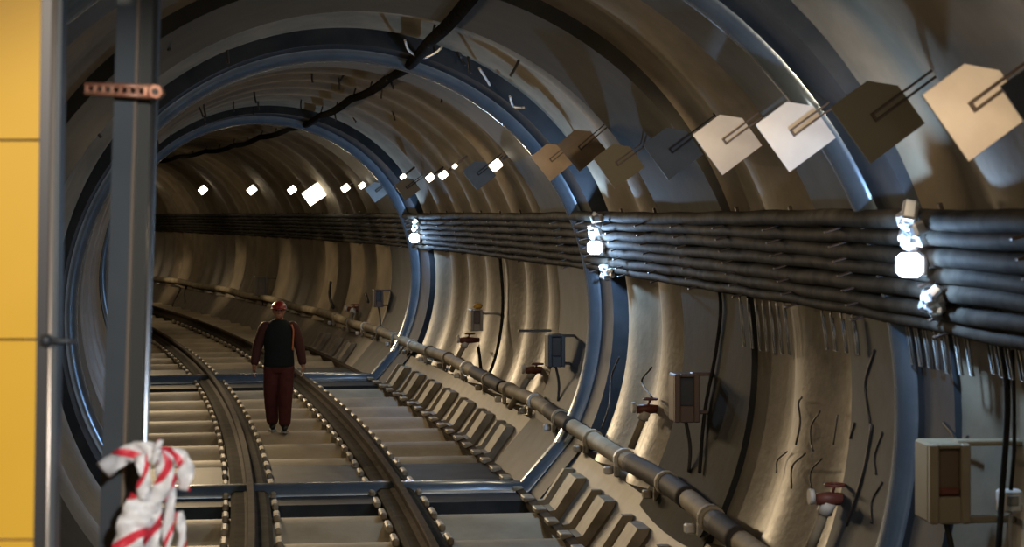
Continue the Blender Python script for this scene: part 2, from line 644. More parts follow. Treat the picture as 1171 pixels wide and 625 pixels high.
# wire hangers below the bundle
hk = [(846, 345, 395), (855, 347, 397), (864, 348, 399), (872, 350, 400), (880, 350, 402), (888, 350, 403), (896, 351, 404),
      (940, 360, 398), (950, 362, 400), (962, 364, 402), (975, 365, 404),
      (1024, 350, 412), (1033, 352, 414), (1042, 353, 416), (1052, 355, 418), (1062, 357, 420), (1072, 360, 424),
      (1088, 365, 426), (1100, 366, 427), (1122, 352, 424), (1131, 354, 428), (1142, 356, 430), (1155, 358, 432), (1166, 360, 440)]
for px, y0, y1 in hk:
    a, s, d = hit(px, y0, R - 0.20)
    bq, s2, d2 = hit(px + 2, y1, R - 0.20)
    tp = P(s, d, R - 0.20); lo = P(s, d2, R - 0.20)
    off = tan(s) * 0.05
    o = MB().tube([tp + Vector((0, 0, 0.04)), tp, lo, lo - off, tp - off], 0.006, 6).build('wire_hanger', M['galv'])
    tag(o, 'thin steel wire hanger looped below the cable bundle on the right wall', 'hanger', 'wire hangers below the cables')

# ------------------------------------------------------------------ overhead cable
pts = []
s = 9.0
k = 0
while s < 80:
    pts.append(P(s, 74.5 + 0.5 * math.sin(s * 0.5), R - 0.16 - 0.05 * abs(math.sin(s * PI / 4.6))))
    s += 0.4
t = tag(MB().tube(pts, 0.055, 8).build('overhead_cable', M['cable']), 'thick black cable slung along the crown of the tunnel', 'cable')
for i in range(18):
    s = 13.8 + i * 2.3
    adopt(MB().tube([P(s, 74.5, R + 0.0), P(s, 74.5, R - 0.22)], 0.012, 6).build('hanger_rod', M['wire']), t)

# ------------------------------------------------------------------ warm lamps with square shields
def outline(h):
    """square shield with one clipped corner, edges along the wall's own directions (y out, z up the wall)"""
    return [Vector((0, -h, -h)), Vector((0, h, -h)), Vector((0, h, h * 0.35)), Vector((0, h * 0.35, h)), Vector((0, -h, h))]


WARM = (1.0, 0.75, 0.45)


def spot(par, loc, aim, energy, col, size=2.4, blend=0.8, rad=0.05):
    l = bpy.data.lights.new('glow_light', 'SPOT')
    l.energy = energy; l.color = col; l.spot_size = size; l.spot_blend = blend; l.shadow_soft_size = rad
    o = bpy.data.objects.new('glow_light', l)
    COL.objects.link(o)
    o.location = loc
    o.rotation_euler = Vector(aim).to_track_quat('-Z', 'Y').to_euler()
    if par: adopt(o, par)
    return o


def shield_lamp(px, py, m, label, on, energy=60, bar=0.40, tilt=0.0, yaw=0.0, side=0.15, r=0.865 * R):
    p, s, d = hit(px, py, r)
    t = thing('shield_lamp', label, 'lamp', P(s, d, r), frame_wall(s, d) @ Matrix.Rotation(tilt, 3, 'X') @ Matrix.Rotation(yaw, 3, 'Z'), 'shielded lamps along the upper right wall')
    MB().poly(outline(side), (-0.012, 0, 0)).build('shield', m, t)
    b = MB()
    b.box((0.012, bar / 2 - 0.02, 0.020), (0.016, bar, 0.010)).box((0.012, bar / 2 - 0.02, -0.012), (0.016, bar, 0.010))
    b.box((0.012, -0.02, 0.004), (0.016, 0.012, 0.042)).box((0.012, bar - 0.02, 0.004), (0.02, 0.03, 0.07))
    b.build('bracket_arm', M['slot'], t)
    MB().tube([(-0.012, 0, 0), (-0.05, 0, 0), (-0.06, 0, 0)], [0.04, 0.045, 0.03], 12).build('socket', M['boxdark'], t)
    MB().ball((-0.09, 0, 0), 0.04, 10, 8).build('bulb', M['warm'] if on else M['lampoff'], t)
    bpy.context.view_layer.update()
    if on:
        a = t.matrix_world @ Vector((-0.16, -0.02, 0))
        aim = tan(s) * 1.0 - (P(s, d, 1) - P(s, d, 0)) * 0.45
        spot(t, a, aim, energy * 0.5, (1.0, 0.74, 0.47), 2.4, 0.9)
    return t


shield_lamp(1216, 112, M['plategrey'], 'grey shielded lamp cut off by the right frame edge', True, 50)
shield_lamp(1117, 120, M['plate'], 'large brightly lit white shield lamp near the right frame edge', True, 7, yaw=0.1)
shield_lamp(1004, 132, M['plateolive'], 'dark olive shield lamp left of the large white one', True, 110)
shield_lamp(910, 150, M['plate'], 'bright shield lamp between the dark olive shield and another bright one', True, 100)
shield_lamp(832, 160, M['plate'], 'bright shield lamp between the grey shield and another bright one', False)
shield_lamp(770, 171, M['plategrey'], 'dull grey shield lamp left of the bright shields', True, 75)
shield_lamp(708, 186, M['plateolive'], 'dim brown shield lamp half hidden in dark left of the grey shield', False, 40)
shield_lamp(665, 168, M['platebrown'], 'brown shield lamp standing over the middle blue ring', True, 75, bar=0.5)
shield_lamp(632, 182, M['platebrown'], 'brown shield lamp tucked left of the one over the middle blue ring', False, 40)
shield_lamp(548, 198, M['plategrey'], 'small dark grey shield lamp beside a bright distant bulb', True, 75)
shield_lamp(466, 214, M['boxgrey'], 'small tan shield lamp just right of the far blue ring', False, 40)
shield_lamp(431, 218, M['plategrey'], 'small blue grey shield lamp just left of the far blue ring', True, 75)


# bare bright lamps further round the bend
def flood(px, py, size, label, energy):
    r = 0.9 * R
    p, s, d = hit(px, py, r)
    t = thing('flood_lamp', label, 'lamp', P(s, d, r), frame_wall(s, d), 'bright lamps round the bend')
    h = size / 2
    MB().box((-0.05, 0, 0), (0.10, size, size * 0.8), None, h * 0.3).build('housing', M['galv'], t)
    MB().box((0.008, 0, 0), (0.03, size * 0.92, size * 0.72), None, h * 0.3).build('lens', M['warm'], t)
    MB().box((-0.05, h + 0.10, 0), (0.03, 0.28, 0.03)).build('bracket_arm', M['slot'], t)
    bpy.context.view_layer.update()
    a = t.matrix_world @ Vector((0.12, -0.35, -0.1))
    aim = tan(s) * -1.0 - (P(s, d, 1) - P(s, d, 0)) * 0.55
    spot(t, a, aim, energy * 0.2, WARM, 1.9, 0.9)
    spot(t, a, (P(s, d, 0) - P(s, d, 1)) + Vector((0, 0, -0.4)), 22, WARM, 2.5, 0.9)
    return t


flood(170, 215, 0.20, 'leftmost bright lamp, shining past the edge of the steel column', 90)
flood(232, 217, 0.26, 'bright lamp second from the left round the bend', 90)
flood(288, 217, 0.24, 'bright lamp third from the left round the bend', 90)
flood(334, 217, 0.20, 'small bright lamp touching the left of the big glaring one', 60)
t = flood(359, 222, 0.46, 'largest glaring lamp above the walking person', 120)
flood(395, 215, 0.17, 'bright lamp right after the largest glaring one', 60)
flood(414, 212, 0.13, 'small bright lamp left of the blue grey shield', 50)
flood(461, 202, 0.10, 'small bright lamp on the edge of the far blue ring', 50)
flood(492, 203, 0.13, 'left one of two bright lamps right of the far blue ring', 50)
flood(507, 200, 0.13, 'right one of two bright lamps right of the far blue ring', 50)
flood(520, 190, 0.07, 'tiny bright lamp high beside the paired lamps', 30)
flood(567, 189, 0.15, 'bright lamp alone between the paired lamps and the middle blue ring', 110)


# cool lamps on the collars
def bulkhead(px, py, size, label, energy):
    r = R - 0.37
    p, s, d = hit(px, py, r)
    t = thing('bulkhead_lamp', label, 'lamp', P(s, d, r), frame_up(s), 'cool lamps on the steel rings')
    MB().box((0, 0, 0), (size, size, size), None, size * 0.22).build('lens', M['cool'], t)
    MB().box((-0.02, size * 0.62, 0), (size * 0.8, size * 0.3, size * 0.9), None, 0.01).build('housing', M['galv'], t)
    MB().tube([(0, size * 0.6, 0), (0, 0.24, 0.01)], 0.018, 6).build('stem', M['galv'], t)
    bpy.context.view_layer.update()
    l = bpy.data.lights.new('glow_light', 'POINT')
    l.energy = energy; l.color = (0.42, 0.66, 1.0); l.shadow_soft_size = 0.04
    o = bpy.data.objects.new('glow_light', l); COL.objects.link(o)
    o.location = t.matrix_world @ Vector((0.0, -size * 0.5 - 0.08, 0)); adopt(o, t)
    return t, s


bulkhead(1040, 303, 0.115, 'glowing cool white lamp on the nearest blue ring at right', 48)
bulkhead(680, 283, 0.13, 'glowing cool white lamp on the middle blue ring', 110)
bulkhead(474, 272, 0.15, 'glowing cool white lamp on the farthest blue ring', 100)


# crumpled foil wrap and fittings over the cool lamps
def fitting(px, y0, y1, wpx, label):
    b = MB()
    n = 9
    for i in range(n):
        y = y0 + (y1 - y0) * (i + 0.5) / n
        p, s, d = hit(px + random.uniform(-wpx, wpx), y, R - 0.31)
        q = Quaternion((random.random(), random.random(), random.random(), random.random())).normalized().to_matrix()
        b.box(P(s, d, R - 0.31), (0.10, 0.05, 0.07), q, 0.012)
    p, s, d = hit(px, (y0 + y1) / 2, R - 0.30)
    b.box(P(s, d, R - 0.29), (0.16, 0.05, abs(y1 - y0) / F * s * 0.95), frame_wall(s, d), 0.01)
    o = b.build('lamp_wiring', M['foil'])
    return tag(o, label, 'wiring', 'lamp wiring on the rings')


fitting(1043, 238, 285, 8, 'glinting foil wrapped wiring above the nearest cool lamp')
fitting(681, 245, 270, 4, 'glinting wiring above the cool lamp of the middle ring')
fitting(476, 250, 262, 2, 'glinting wiring above the farthest cool lamp')
fitting(1066, 335, 358, 6, 'glinting wiring clump below the nearest cool lamp')
fitting(694, 305, 318, 3, 'glinting wiring clump below the cool lamp of the middle ring')

# ------------------------------------------------------------------ boxes on the right wall
def wall_box(px, py, w, h, m, mr, label, arms=(), tail=None, cap=None, off=0.36, name='wall_box', cat='box', mred=None):
    r = R - off
    p, s, d = hit(px, py, r)
    loc = P(s, d, r)
    t = thing(name, label, cat, loc, frame_up(s))
    dp = 0.22
    b = MB()
    # open tray seen from the viewer's side: a back slab and four rims round the recess
    b.box((-dp / 2, 0, 0), (dp, w, h), None, 0.012)
    rx = w * 0.27
    b.box((0.02, -w / 2 + (w / 2 - rx) / 2, 0), (0.05, w / 2 - rx, h), None, 0.008)
    b.box((0.02, w / 2 - (w / 2 - rx) / 2, 0), (0.05, w / 2 - rx, h), None, 0.008)
    b.box((0.02, 0, h * 0.47), (0.05, rx * 2, h * 0.06), None, 0.006)
    b.box((0.02, 0, -h * 0.33), (0.05, rx * 2, h * 0.34), None, 0.008)
    b.build('body', m, t)
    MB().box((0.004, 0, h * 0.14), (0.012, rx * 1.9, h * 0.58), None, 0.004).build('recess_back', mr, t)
    if mred:
        MB().box((0.022, 0, -h * 0.10), (0.03, rx * 1.9, h * 0.10), None, 0.012).build('red_lip', mred, t)
    wall = off + 0.02
    for zz, l0, l1 in arms:
        MB().box((-0.06, (l0 + l1) / 2, zz * h), (0.10, l1 - l0, 0.026), None, 0.006).build('bracket_arm', m if m is not M['boxdark'] else M['slot'], t)
    if tail:
        b = MB()
        b.tube(catmull([(-0.05, 0.02 * w, -h / 2 + 0.01), (-0.05, 0.04, -h / 2 - tail * 0.5), (-0.05, 0.03, -h / 2 - tail)], 5), 0.016, 6)
        b.build('tail_cable', M['wire'], t)
    if cap:
        MB().ball((-0.08, 0.03, h / 2 + 0.045), 0.07, 12, 8, (1, 1, 0.6)).build('yellow_cap', cap, t)
    return t


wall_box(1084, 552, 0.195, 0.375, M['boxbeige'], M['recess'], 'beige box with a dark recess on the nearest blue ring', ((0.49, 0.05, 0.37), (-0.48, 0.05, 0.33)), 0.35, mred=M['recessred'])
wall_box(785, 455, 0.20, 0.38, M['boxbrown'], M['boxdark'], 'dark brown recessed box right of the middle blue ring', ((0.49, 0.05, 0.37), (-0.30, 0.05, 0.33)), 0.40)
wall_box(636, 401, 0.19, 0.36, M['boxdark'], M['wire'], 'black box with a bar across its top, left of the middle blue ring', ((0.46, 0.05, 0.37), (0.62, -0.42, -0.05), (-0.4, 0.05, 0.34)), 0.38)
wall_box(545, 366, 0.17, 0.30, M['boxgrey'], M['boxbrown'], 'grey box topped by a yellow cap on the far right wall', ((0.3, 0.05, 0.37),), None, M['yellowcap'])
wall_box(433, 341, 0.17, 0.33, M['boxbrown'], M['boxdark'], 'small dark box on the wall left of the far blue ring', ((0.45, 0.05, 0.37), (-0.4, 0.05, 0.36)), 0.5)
wall_box(299, 327, 0.34, 0.50, M['boxgrey'], M['boxgrey'], 'pale grey box on the wall behind the person, upper left of the helmet', ((0.4, 0.1, 0.6),), 0.4)
# small white socket box
p, s, d = hit(1154, 572, R - 0.10)
t = thing('socket_box', 'small white socket box at the right frame edge', 'box', P(s, d, R - 0.10), frame_up(s))
MB().box((0, 0, 0), (0.07, 0.11, 0.105), None, 0.01).build('body', M['white'], t)
MB().box((0.037, 0.005, 0.005), (0.01, 0.055, 0.05), None, 0.006).build('cover', M['boxgrey'], t)
MB().tube(catmull([(0, 0.01, -0.05), (0.01, 0.0, -0.15), (0.0, 0.02, -0.32)], 5), 0.009, 6).build('tail_cable', M['wirelight'], t)


# ------------------------------------------------------------------ hydrant valves
def hydrant(px, py, bx, by, label, k=1.0):
    pv, s, d = hit(px, py, R - 0.24)
    pb, s2, d2 = hit(bx, by, R - 0.24)
    v = P(s, d, R - 0.24); f = P(s2, d2, R - 0.24)
    t = thing('hydrant', label, 'hydrant', f, None, 'hydrant risers on the right wall')
    adopt(MB().tube([f, f.lerp(v, 0.5), v], 0.038 * k, 10).build('riser', M['pipe']), t)
    ax = (v - f).normalized()
    adopt(MB().tube([v - ax * 0.03 * k, v + ax * 0.06 * k], 0.055 * k, 12).build('flange', M['white']), t)
    n = right(s)
    adopt(MB().tube([v + ax * 0.08 * k - n * 0.10 * k, v + ax * 0.08 * k, v + ax * 0.08 * k + n * 0.19 * k], [0.04 * k, 0.05 * k, 0.032 * k], 10).build('valve_body', M['valve']), t)
    hw = v + ax * 0.10 * k - n * 0.12 * k
    adopt(MB().tube([hw, hw - n * 0.035 * k], 0.055 * k, 12).build('hose_cap', M['white']), t)
    b = MB()
    hc = v + ax * 0.19 * k
    b.tube([v + ax * 0.08 * k, hc], 0.012 * k, 6)
    ring = [hc + (n * math.cos(a * PI / 6) + tan(s) * math.sin(a * PI / 6)) * 0.07 * k for a in range(13)]
    b.tube(ring, 0.010 * k, 6, cap=False)
    adopt(b.build('hand_wheel', M['valve']), t)
    return t


hydrant(944, 582, 926, 628, 'red valve hydrant with white caps in the bright near section', 0.85)
hydrant(736, 476, 722, 512, 'dark red hydrant between the middle blue ring and the brown box', 0.9)
hydrant(607, 428, 583, 466, 'dark red hydrant below the black box', 1.0)
hydrant(531, 394, 516, 424, 'dark red hydrant left of the yellow capped box', 1.0)
hydrant(403, 357, 397, 378, 'faint red hydrant right of the person near the far wall', 1.2)


# ------------------------------------------------------------------ loose wires on the wall
def wire(pxs, rad, label, group=None, m='wire', name='loose_wire', off=0.02, cat='wire'):
    pts = []
    for x, y in pxs:
        p, s, d = hit(x, y, R - 0.15 - off)
        pts.append(P(s, d, R - 0.15 - off))
    o = MB().tube(catmull(pts, 6), rad, 6).build(name, M[m])
    return tag(o, label, cat, group)


G = 'wires sticking out of the right wall'
wire([(917, 454), (913, 461), (915, 483), (910, 508)], 0.007, 'long dark wire hooked at its top on the bright wall streak', G)
wire([(938, 470), (928, 486), (927, 504), (930, 515)], 0.006, 'curved dark wire right of the long hooked one', G)
wire([(921, 518), (906, 533), (905, 558)], 0.007, 'dark bent wire ending in a lump below the hooked wire', G)
wire([(900, 516), (889, 526), (888, 540)], 0.006, 'leftmost short curved wire on the bright wall streak', G)
wire([(940, 524), (927, 540), (928, 567)], 0.006, 'faint curved wire just above the near hydrant', G)
wire([(1000, 400), (989, 440), (995, 483)], 0.007, 'bowed dark wire hanging high in the near section', G)
wire([(997, 485), (988, 537), (968, 601)], 0.009, 'long dark wire running down right of the near hydrant', G)
wire([(1009, 494), (1000, 522), (1002, 542)], 0.006, 'upper short curved wire left of the beige box', G)
wire([(1009, 551), (997, 573), (997, 598)], 0.006, 'lower short curved wire left of the beige box', G)
wire([(958, 474), (953, 508)], 0.005, 'thin faint straight wire in the middle of the near section', G)
wire([(977, 483), (972, 501)], 0.006, 'short straight wire beside the long running wire', G)
wire([(745, 420), (734, 436), (746, 455)], 0.010, 'curled wire above the hydrant beside the brown box', G)
wire([(708, 408), (699, 432), (697, 462), (688, 490)], 0.010, 'dark wire winding down the lit middle blue ring', G)
wire([(1079, 483), (1090, 497), (1096, 510)], 0.008, 'left prong of the wire tuft above the beige box', G)
wire([(1107, 499), (1100, 503), (1096, 510)], 0.008, 'right prong of the wire tuft above the beige box', G)
wire([(378, 322), (377, 338), (381, 352)], 0.03, 'dark wire tangle on the wall right of the red helmet', G)
wire([(196, 326), (206, 330), (199, 345), (193, 357)], 0.035, 'dark wire tangle on the far wall beside the column', G)
wire([(213, 325), (211, 335), (212, 346)], 0.03, 'dark wire knot right of the tangle beside the column', G)
wire([(418, 336), (421, 345)], 0.03, 'dark bit of wire left of the small dark box', G)
H = 'hanging cables on the right wall'
wire([(572, 295), (575, 340), (573, 375), (565, 413), (553, 434), (547, 397)], 0.022, 'black cable dipping in a loop beside the yellow capped box', H, 'cable', 'hanging_cable', 0.05, 'cable')
wire([(1113, 245), (1133, 310), (1148, 400), (1152, 470), (1146, 560), (1141, 640)], 0.014, 'black cable running down the wall right of the beige box', H, 'cable', 'hanging_cable', 0.04, 'cable')
wire([(815, 300), (824, 345), (819, 400), (806, 470), (800, 540)], 0.014, 'black cable running down beside the brown box', H, 'cable', 'hanging_cable', 0.04, 'cable')
wire([(1158, 400), (1160, 500), (1156, 560)], 0.009, 'thin black cable feeding the small white socket box', H, 'cable', 'hanging_cable', 0.04, 'cable')
L = 'pale wire loops on the rings'
wire([(463, 46), (468, 58), (483, 66), (498, 60), (505, 54)], 0.012, 'pale wire loop on the crown beside the black overhead cable', L, 'wirelight', 'wire_loop', 0.06)
wire([(548, 78), (556, 90), (560, 97)], 0.012, 'pale wire hook on the middle ring, upper right shoulder', L, 'wirelight', 'wire_loop', 0.06)
wire([(583, 110), (587, 121), (599, 123)], 0.012, 'pale wire loop low on the right shoulder of the middle ring', L, 'wirelight', 'wire_loop', 0.06)

# short stubs hanging from the crown
stubs = None
for k in range(46):
    s = random.uniform(14, 36); d = random.uniform(58, 152)
    p = P(s, d, R - 0.03)
    if stubs is None:
        stubs = MB().tube(catmull([(0, 0, 0.05), (0.01, 0, -0.05), (0.03, 0.01, -0.13)], 4), 0.014, 5).build('wire_stub', M['wire']); o = stubs
    else:
        o = stubs.copy(); COL.objects.link(o)
    o.location = p; o.rotation_euler = (random.uniform(-0.4, 0.4), random.uniform(-0.4, 0.4), random.uniform(0, 6))
    o.scale = (1, 1, random.uniform(0.7, 1.5))
    tag(o, 'short dark wire stub hanging from the tunnel crown', 'wire', 'wire stubs hanging from the crown')

# ------------------------------------------------------------------ foreground: yellow panels, mullion, column, bar, tape
YF = 5.0
K = YF / F


def fx(px): return (px - HX) * K
def fz(py): return CAMZ + (HY - py) * K


def lean(px_top, px_bot, z):
    """the small lean of the foreground uprights"""
    zt, zb = fz(0), fz(625)
    return fx(px_bot + (px_top - px_bot) * (z - zb) / (zt - zb))


seams = [-60, 160, 388, 617]
labs = ['yellow panel at the upper left corner, brightest of the stack', 'yellow panel between the upper and the middle seam',
        'yellow panel between the middle and the bottom seam', 'lowest yellow panel, only its top edge showing at the bottom left']
for i, lab in enumerate(labs):
    z1 = fz(seams[i]) - 0.003
    z0 = fz(seams[i + 1]) + 0.003 if i < 3 else 0.0
    pts = []
    for z, e in ((z0, 0), (z1, 1)):
        pts.append(lean(47, 39, z))
    b = MB()
    b.poly([Vector((fx(-150), YF, z0)), Vector((pts[0], YF, z0)), Vector((pts[1], YF, z1)), Vector((fx(-150), YF, z1))], (0, 0.03, 0))
    o = b.build('yellow_panel', M['yellow'])
    tag(o, lab, 'panel', 'yellow cladding panels')
zt, zb = 3.75, 0.0
t = thing('panel_frame', 'grey metal edge post beside the yellow panels', 'post', (fx(55), YF, 0))


def upright(a_t, a_b, b_t, b_b, y0, y1, name, m, par):
    b = MB()
    b.poly([Vector((lean(a_t, a_b, zb), y0, zb)), Vector((lean(b_t, b_b, zb), y0, zb)), Vector((lean(b_t, b_b, zt), y0, zt)), Vector((lean(a_t, a_b, zt), y0, zt))], (0, y1 - y0, 0))
    return adopt(b.build(name, m), par)


upright(48, 39, 60, 51, YF - 0.005, YF + 0.05, 'side_plate', M['mull'], t)
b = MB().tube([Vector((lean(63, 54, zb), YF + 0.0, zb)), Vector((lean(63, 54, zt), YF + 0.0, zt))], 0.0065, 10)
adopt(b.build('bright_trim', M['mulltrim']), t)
upright(66, 56, 71, 62, YF + 0.0, YF + 0.05, 'edge_channel', M['colblue'], t)
upright(48, 39, 71, 62, YF + 0.05, YF + 0.06, 'back_plate', M['mull'], t)
# rod sticking out of the edge post
b = MB().tube([at(50, 389, YF - 0.02), at(88, 390, YF - 0.02)], 0.008, 8)
b.tube([at(48, 389, YF - 0.02), at(58, 389, YF - 0.02)], 0.016, 6)
tag(b.build('bolt_rod', M['boxdark']), 'dark rod sticking out of the grey edge post', 'rod')

# steel column
YC = 5.6
K2 = YC / F
t = thing('steel_column', 'blue grey steel column standing in front of the tunnel', 'column', (((145 - HX) * K2), YC, 0))


def up2(a_t, a_b, b_t, b_b, y0, y1, name, m):
    def X(pt, pb, z):
        z_t, z_b = CAMZ + HY * K2, CAMZ + (HY - 625) * K2
        return (pb + (pt - pb) * (z - z_b) / (z_t - z_b) - HX) * K2
    b = MB()
    b.poly([Vector((X(a_t, a_b, zb), y0, zb)), Vector((X(b_t, b_b, zb), y0, zb)), Vector((X(b_t, b_b, zt), y0, zt)), Vector((X(a_t, a_b, zt), y0, zt))], (0, y1 - y0, 0))
    return adopt(b.build(name, m), t), X


up2(134, 113, 157, 137, YC, YC + 0.10, 'front_flange', M['colblue'])
up2(157.3, 137.3, 160, 141, YC - 0.004, YC + 0.10, 'highlight_line', M['colline'])
up2(160, 141, 177, 158, YC + 0.06, YC + 0.10, 'web', M['coldark'])
_, X = up2(160, 141, 175, 157, YC + 0.02, YC + 0.06, 'inner_flange', M['coldark'])
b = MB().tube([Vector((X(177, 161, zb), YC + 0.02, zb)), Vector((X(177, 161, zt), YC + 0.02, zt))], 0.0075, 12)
adopt(b.build('highlight_edge', M['colbright']), t)
# rusty clamp bar across the column
YB = 5.52
t = thing('clamp_bar', 'rusty perforated bar bolted across the steel column', 'bar', at(140, 103, YB))
d0, d1 = at(97, 101, YB), at(183, 105, YB)
b = MB()
ax = (d1 - d0).normalized(); upv = Vector((0, 0, 1))
for z in (-1, 1):
    b.tube([d0 + upv * z * 0.011, d1 + upv * z * 0.013], 0.007, 8)
for k in range(9):
    c = d0.lerp(d1, (k + 0.3) / 9)
    b.box(c, (0.010, 0.012, 0.026))
adopt(b.build('rails', M['rust']), t)
c = at(179, 105, YB - 0.01)
adopt(MB().tube([c + Vector((0, 0.03, 0)), c - Vector((0, 0.02, 0))], 0.019, 6, smooth=False).build('bolt_head', M['rust']), t)
adopt(MB().tube([c - Vector((0, 0.02, 0)), c - Vector((0, 0.03, 0))], 0.009, 10).build('bolt_tip', M['slot']), t)


# barrier tape knotted round the column
def ribbon(pts, width, name, par, twist=0.0, ph=0.0):
    P3 = catmull([at(x, y, yy) for x, y, yy in pts], 8)
    n = len(P3)
    vs, uv, acc = [], [], 0.0
    for i, p in enumerate(P3):
        a = P3[max(0, i - 1)]; c = P3[min(n - 1, i + 1)]
        tg = (c - a).normalized()
        if i: acc += (p - P3[i - 1]).length
        w = tg.cross(Vector((0, 1, 0)))
        w = w.normalized() if w.length > 1e-4 else Vector((1, 0, 0))
        w = Quaternion(tg, twist * (i / n - 0.3) + 0.25 * math.sin(i * 0.9 + ph)) @ w
        nn = tg.cross(w)
        for q in (-1, -0.33, 0.33, 1):
            vs.append(p + w * q * width / 2 + nn * 0.006 * math.sin(i * 0.8 + q * 2 + ph))
            uv.append((acc / 0.14 + ph, q * 0.25))
    fs = []
    for i in range(n - 1):
        for k in range(3):
            fs.append((i * 4 + k, i * 4 + k + 1, (i + 1) * 4 + k + 1, (i + 1) * 4 + k))
    me = bpy.data.meshes.new(name)
    me.from_pydata([tuple(v) for v in vs], [], fs)
    ul = me.uv_layers.new(name='UVMap')
    for lp in me.loops:
        ul.data[lp.index].uv = uv[lp.vertex_index]
    me.materials.append(M['tape'])
    for pl in me.polygons: pl.use_smooth = True
    o = bpy.data.objects.new(name, me); COL.objects.link(o)
    md = o.modifiers.new('thickness', 'SOLIDIFY'); md.thickness = 0.0015
    return adopt(o, par)


YT = 5.42
t = thing('barrier_tape', 'red and white barrier tape knotted round the steel column', 'tape', at(165, 560, YT))
ribbon([(118, 538, YT), (140, 522, YT - 0.02), (165, 514, YT - 0.04), (186, 528, YT - 0.06), (186, 556, YT - 0.06), (166, 574, YT - 0.05)], 0.050, 'tape_loop', t, 0.4, 0.2)
ribbon([(166, 570, YT - 0.05), (156, 590, YT - 0.07), (148, 615, YT - 0.08), (142, 660, YT - 0.08)], 0.085, 'tape_tail', t, 0.3, 0.05)
ribbon([(172, 566, YT - 0.03), (174, 590, YT - 0.05), (172, 620, YT - 0.04), (174, 665, YT - 0.04)], 0.055, 'tape_tail', t, 0.3, 0.15)
ribbon([(184, 520, YT - 0.02), (200, 521, YT - 0.03), (212, 530, YT - 0.04), (210, 560, YT - 0.04)], 0.045, 'tape_loop', t, 0.5, 0.55)
ribbon([(196, 540, YT - 0.03), (194, 580, YT - 0.03), (190, 630, YT - 0.03), (188, 665, YT - 0.03)], 0.03, 'tape_tail', t, 0.8, 0.62)
ribbon([(204, 585, YT - 0.03), (208, 610, YT - 0.03), (206, 660, YT - 0.03)], 0.025, 'tape_tail', t, 0.4, 0.0)
ribbon([(160, 520, YT - 0.05), (166, 545, YT - 0.07), (160, 570, YT - 0.07)], 0.035, 'tape_tail', t, 0.6, 0.5)
ribbon([(176, 530, YT - 0.07), (180, 512, YT - 0.08), (184, 502, YT - 0.08)], 0.018, 'tape_end', t, 0.4, 0.1)

# ------------------------------------------------------------------ person
def skin_mesh(verts, edges, radii, sub=1):
    """grow a continuous surface over a skeleton and return (verts, faces)"""
    me = bpy.data.meshes.new('skeleton')
    me.from_pydata(verts, edges, [])
    o = bpy.data.objects.new('skeleton', me); COL.objects.link(o)
    md = o.modifiers.new('skin', 'SKIN'); md.use_smooth_shade = True
    if not me.skin_vertices: me.skin_vertices.new(name='')
    for i, r in enumerate(radii):
        rr = r if isinstance(r, tuple) else (r, r)
        me.skin_vertices[0].data[i].radius = rr
    me.skin_vertices[0].data[0].use_root = True
    sd = o.modifiers.new('sub', 'SUBSURF'); sd.levels = sub
    bpy.context.view_layer.update()
    ev = o.evaluated_get(bpy.context.evaluated_depsgraph_get())
    m2 = ev.to_mesh()
    vs = [v.co.copy() for v in m2.vertices]; fs = [tuple(p.vertices) for p in m2.polygons]
    ev.to_mesh_clear()
    bpy.data.objects.remove(o)
    bpy.data.meshes.remove(me)
    return vs, fs


def chain(pts, radii, sub=1):
    return skin_mesh(pts, [(i, i + 1) for i in range(len(pts) - 1)], radii, sub)


def fuse(mb, name, m, parent, voxel):
    o = mb.build(name, m)
    md = o.modifiers.new('fuse', 'REMESH'); md.mode = 'VOXEL'; md.voxel_size = voxel; md.use_smooth_shade = True
    sm = o.modifiers.new('smooth', 'SMOOTH'); sm.factor = 0.5; sm.iterations = 3
    bpy.context.view_layer.update()
    ev = o.evaluated_get(bpy.context.evaluated_depsgraph_get())
    me = bpy.data.meshes.new_from_object(ev)
    me.materials.clear(); me.materials.append(m)
    for p in me.polygons: p.use_smooth = True
    n = bpy.data.objects.new(name, me); COL.objects.link(n)
    bpy.data.objects.remove(o)
    n.name = name
    if parent: n.parent = parent
    return n


# joints in the person's own space: x to the viewer's right, y away from the viewer, z up; walking towards the viewer
SHL, SHR = (-0.19, 0.01, 1.395), (0.19, 0.01, 1.395)
ELL, ELR = (-0.285, 0.03, 1.11), (0.275, 0.00, 1.11)
WRL, WRR = (-0.325, -0.06, 0.88), (0.315, -0.03, 0.88)
HIL, HIR = (-0.10, 0, 0.92), (0.10, 0, 0.92)
KNL, KNR = (-0.105, 0.00, 0.50), (0.085, -0.09, 0.52)
ANL, ANR = (-0.085, 0.10, 0.10), (0.075, -0.10, 0.09)
px_, py_ = 319, 487
Yp = 17.5 * PITCH      # on the crest of a rib
base = Vector(((px_ - HX) / F * Yp, Yp, 0.0))
person = thing('person', 'person in a red helmet, dark vest and dark red trousers walking between the rails', 'person', base, Matrix.Rotation(math.atan2(-base.x, base.y) * 1.0, 3, 'Z'))
body = MB()


def loft(b, rows, n=20):
    """closed body of horizontal ellipses: rows of (x, y, z, rx, ry)"""
    vs, fs = [], []
    for x, y, z, rx, ry in rows:
        for k in range(n):
            a = 2 * PI * k / n
            vs.append(Vector((x + rx * math.cos(a), y + ry * math.sin(a), z)))
    for i in range(len(rows) - 1):
        for k in range(n):
            fs.append((i * n + k, i * n + (k + 1) % n, (i + 1) * n + (k + 1) % n, (i + 1) * n + k))
    fs.append(tuple(range(n))[::-1]); fs.append(tuple((len(rows) - 1) * n + k for k in range(n)))
    return b.add(vs, fs, True)


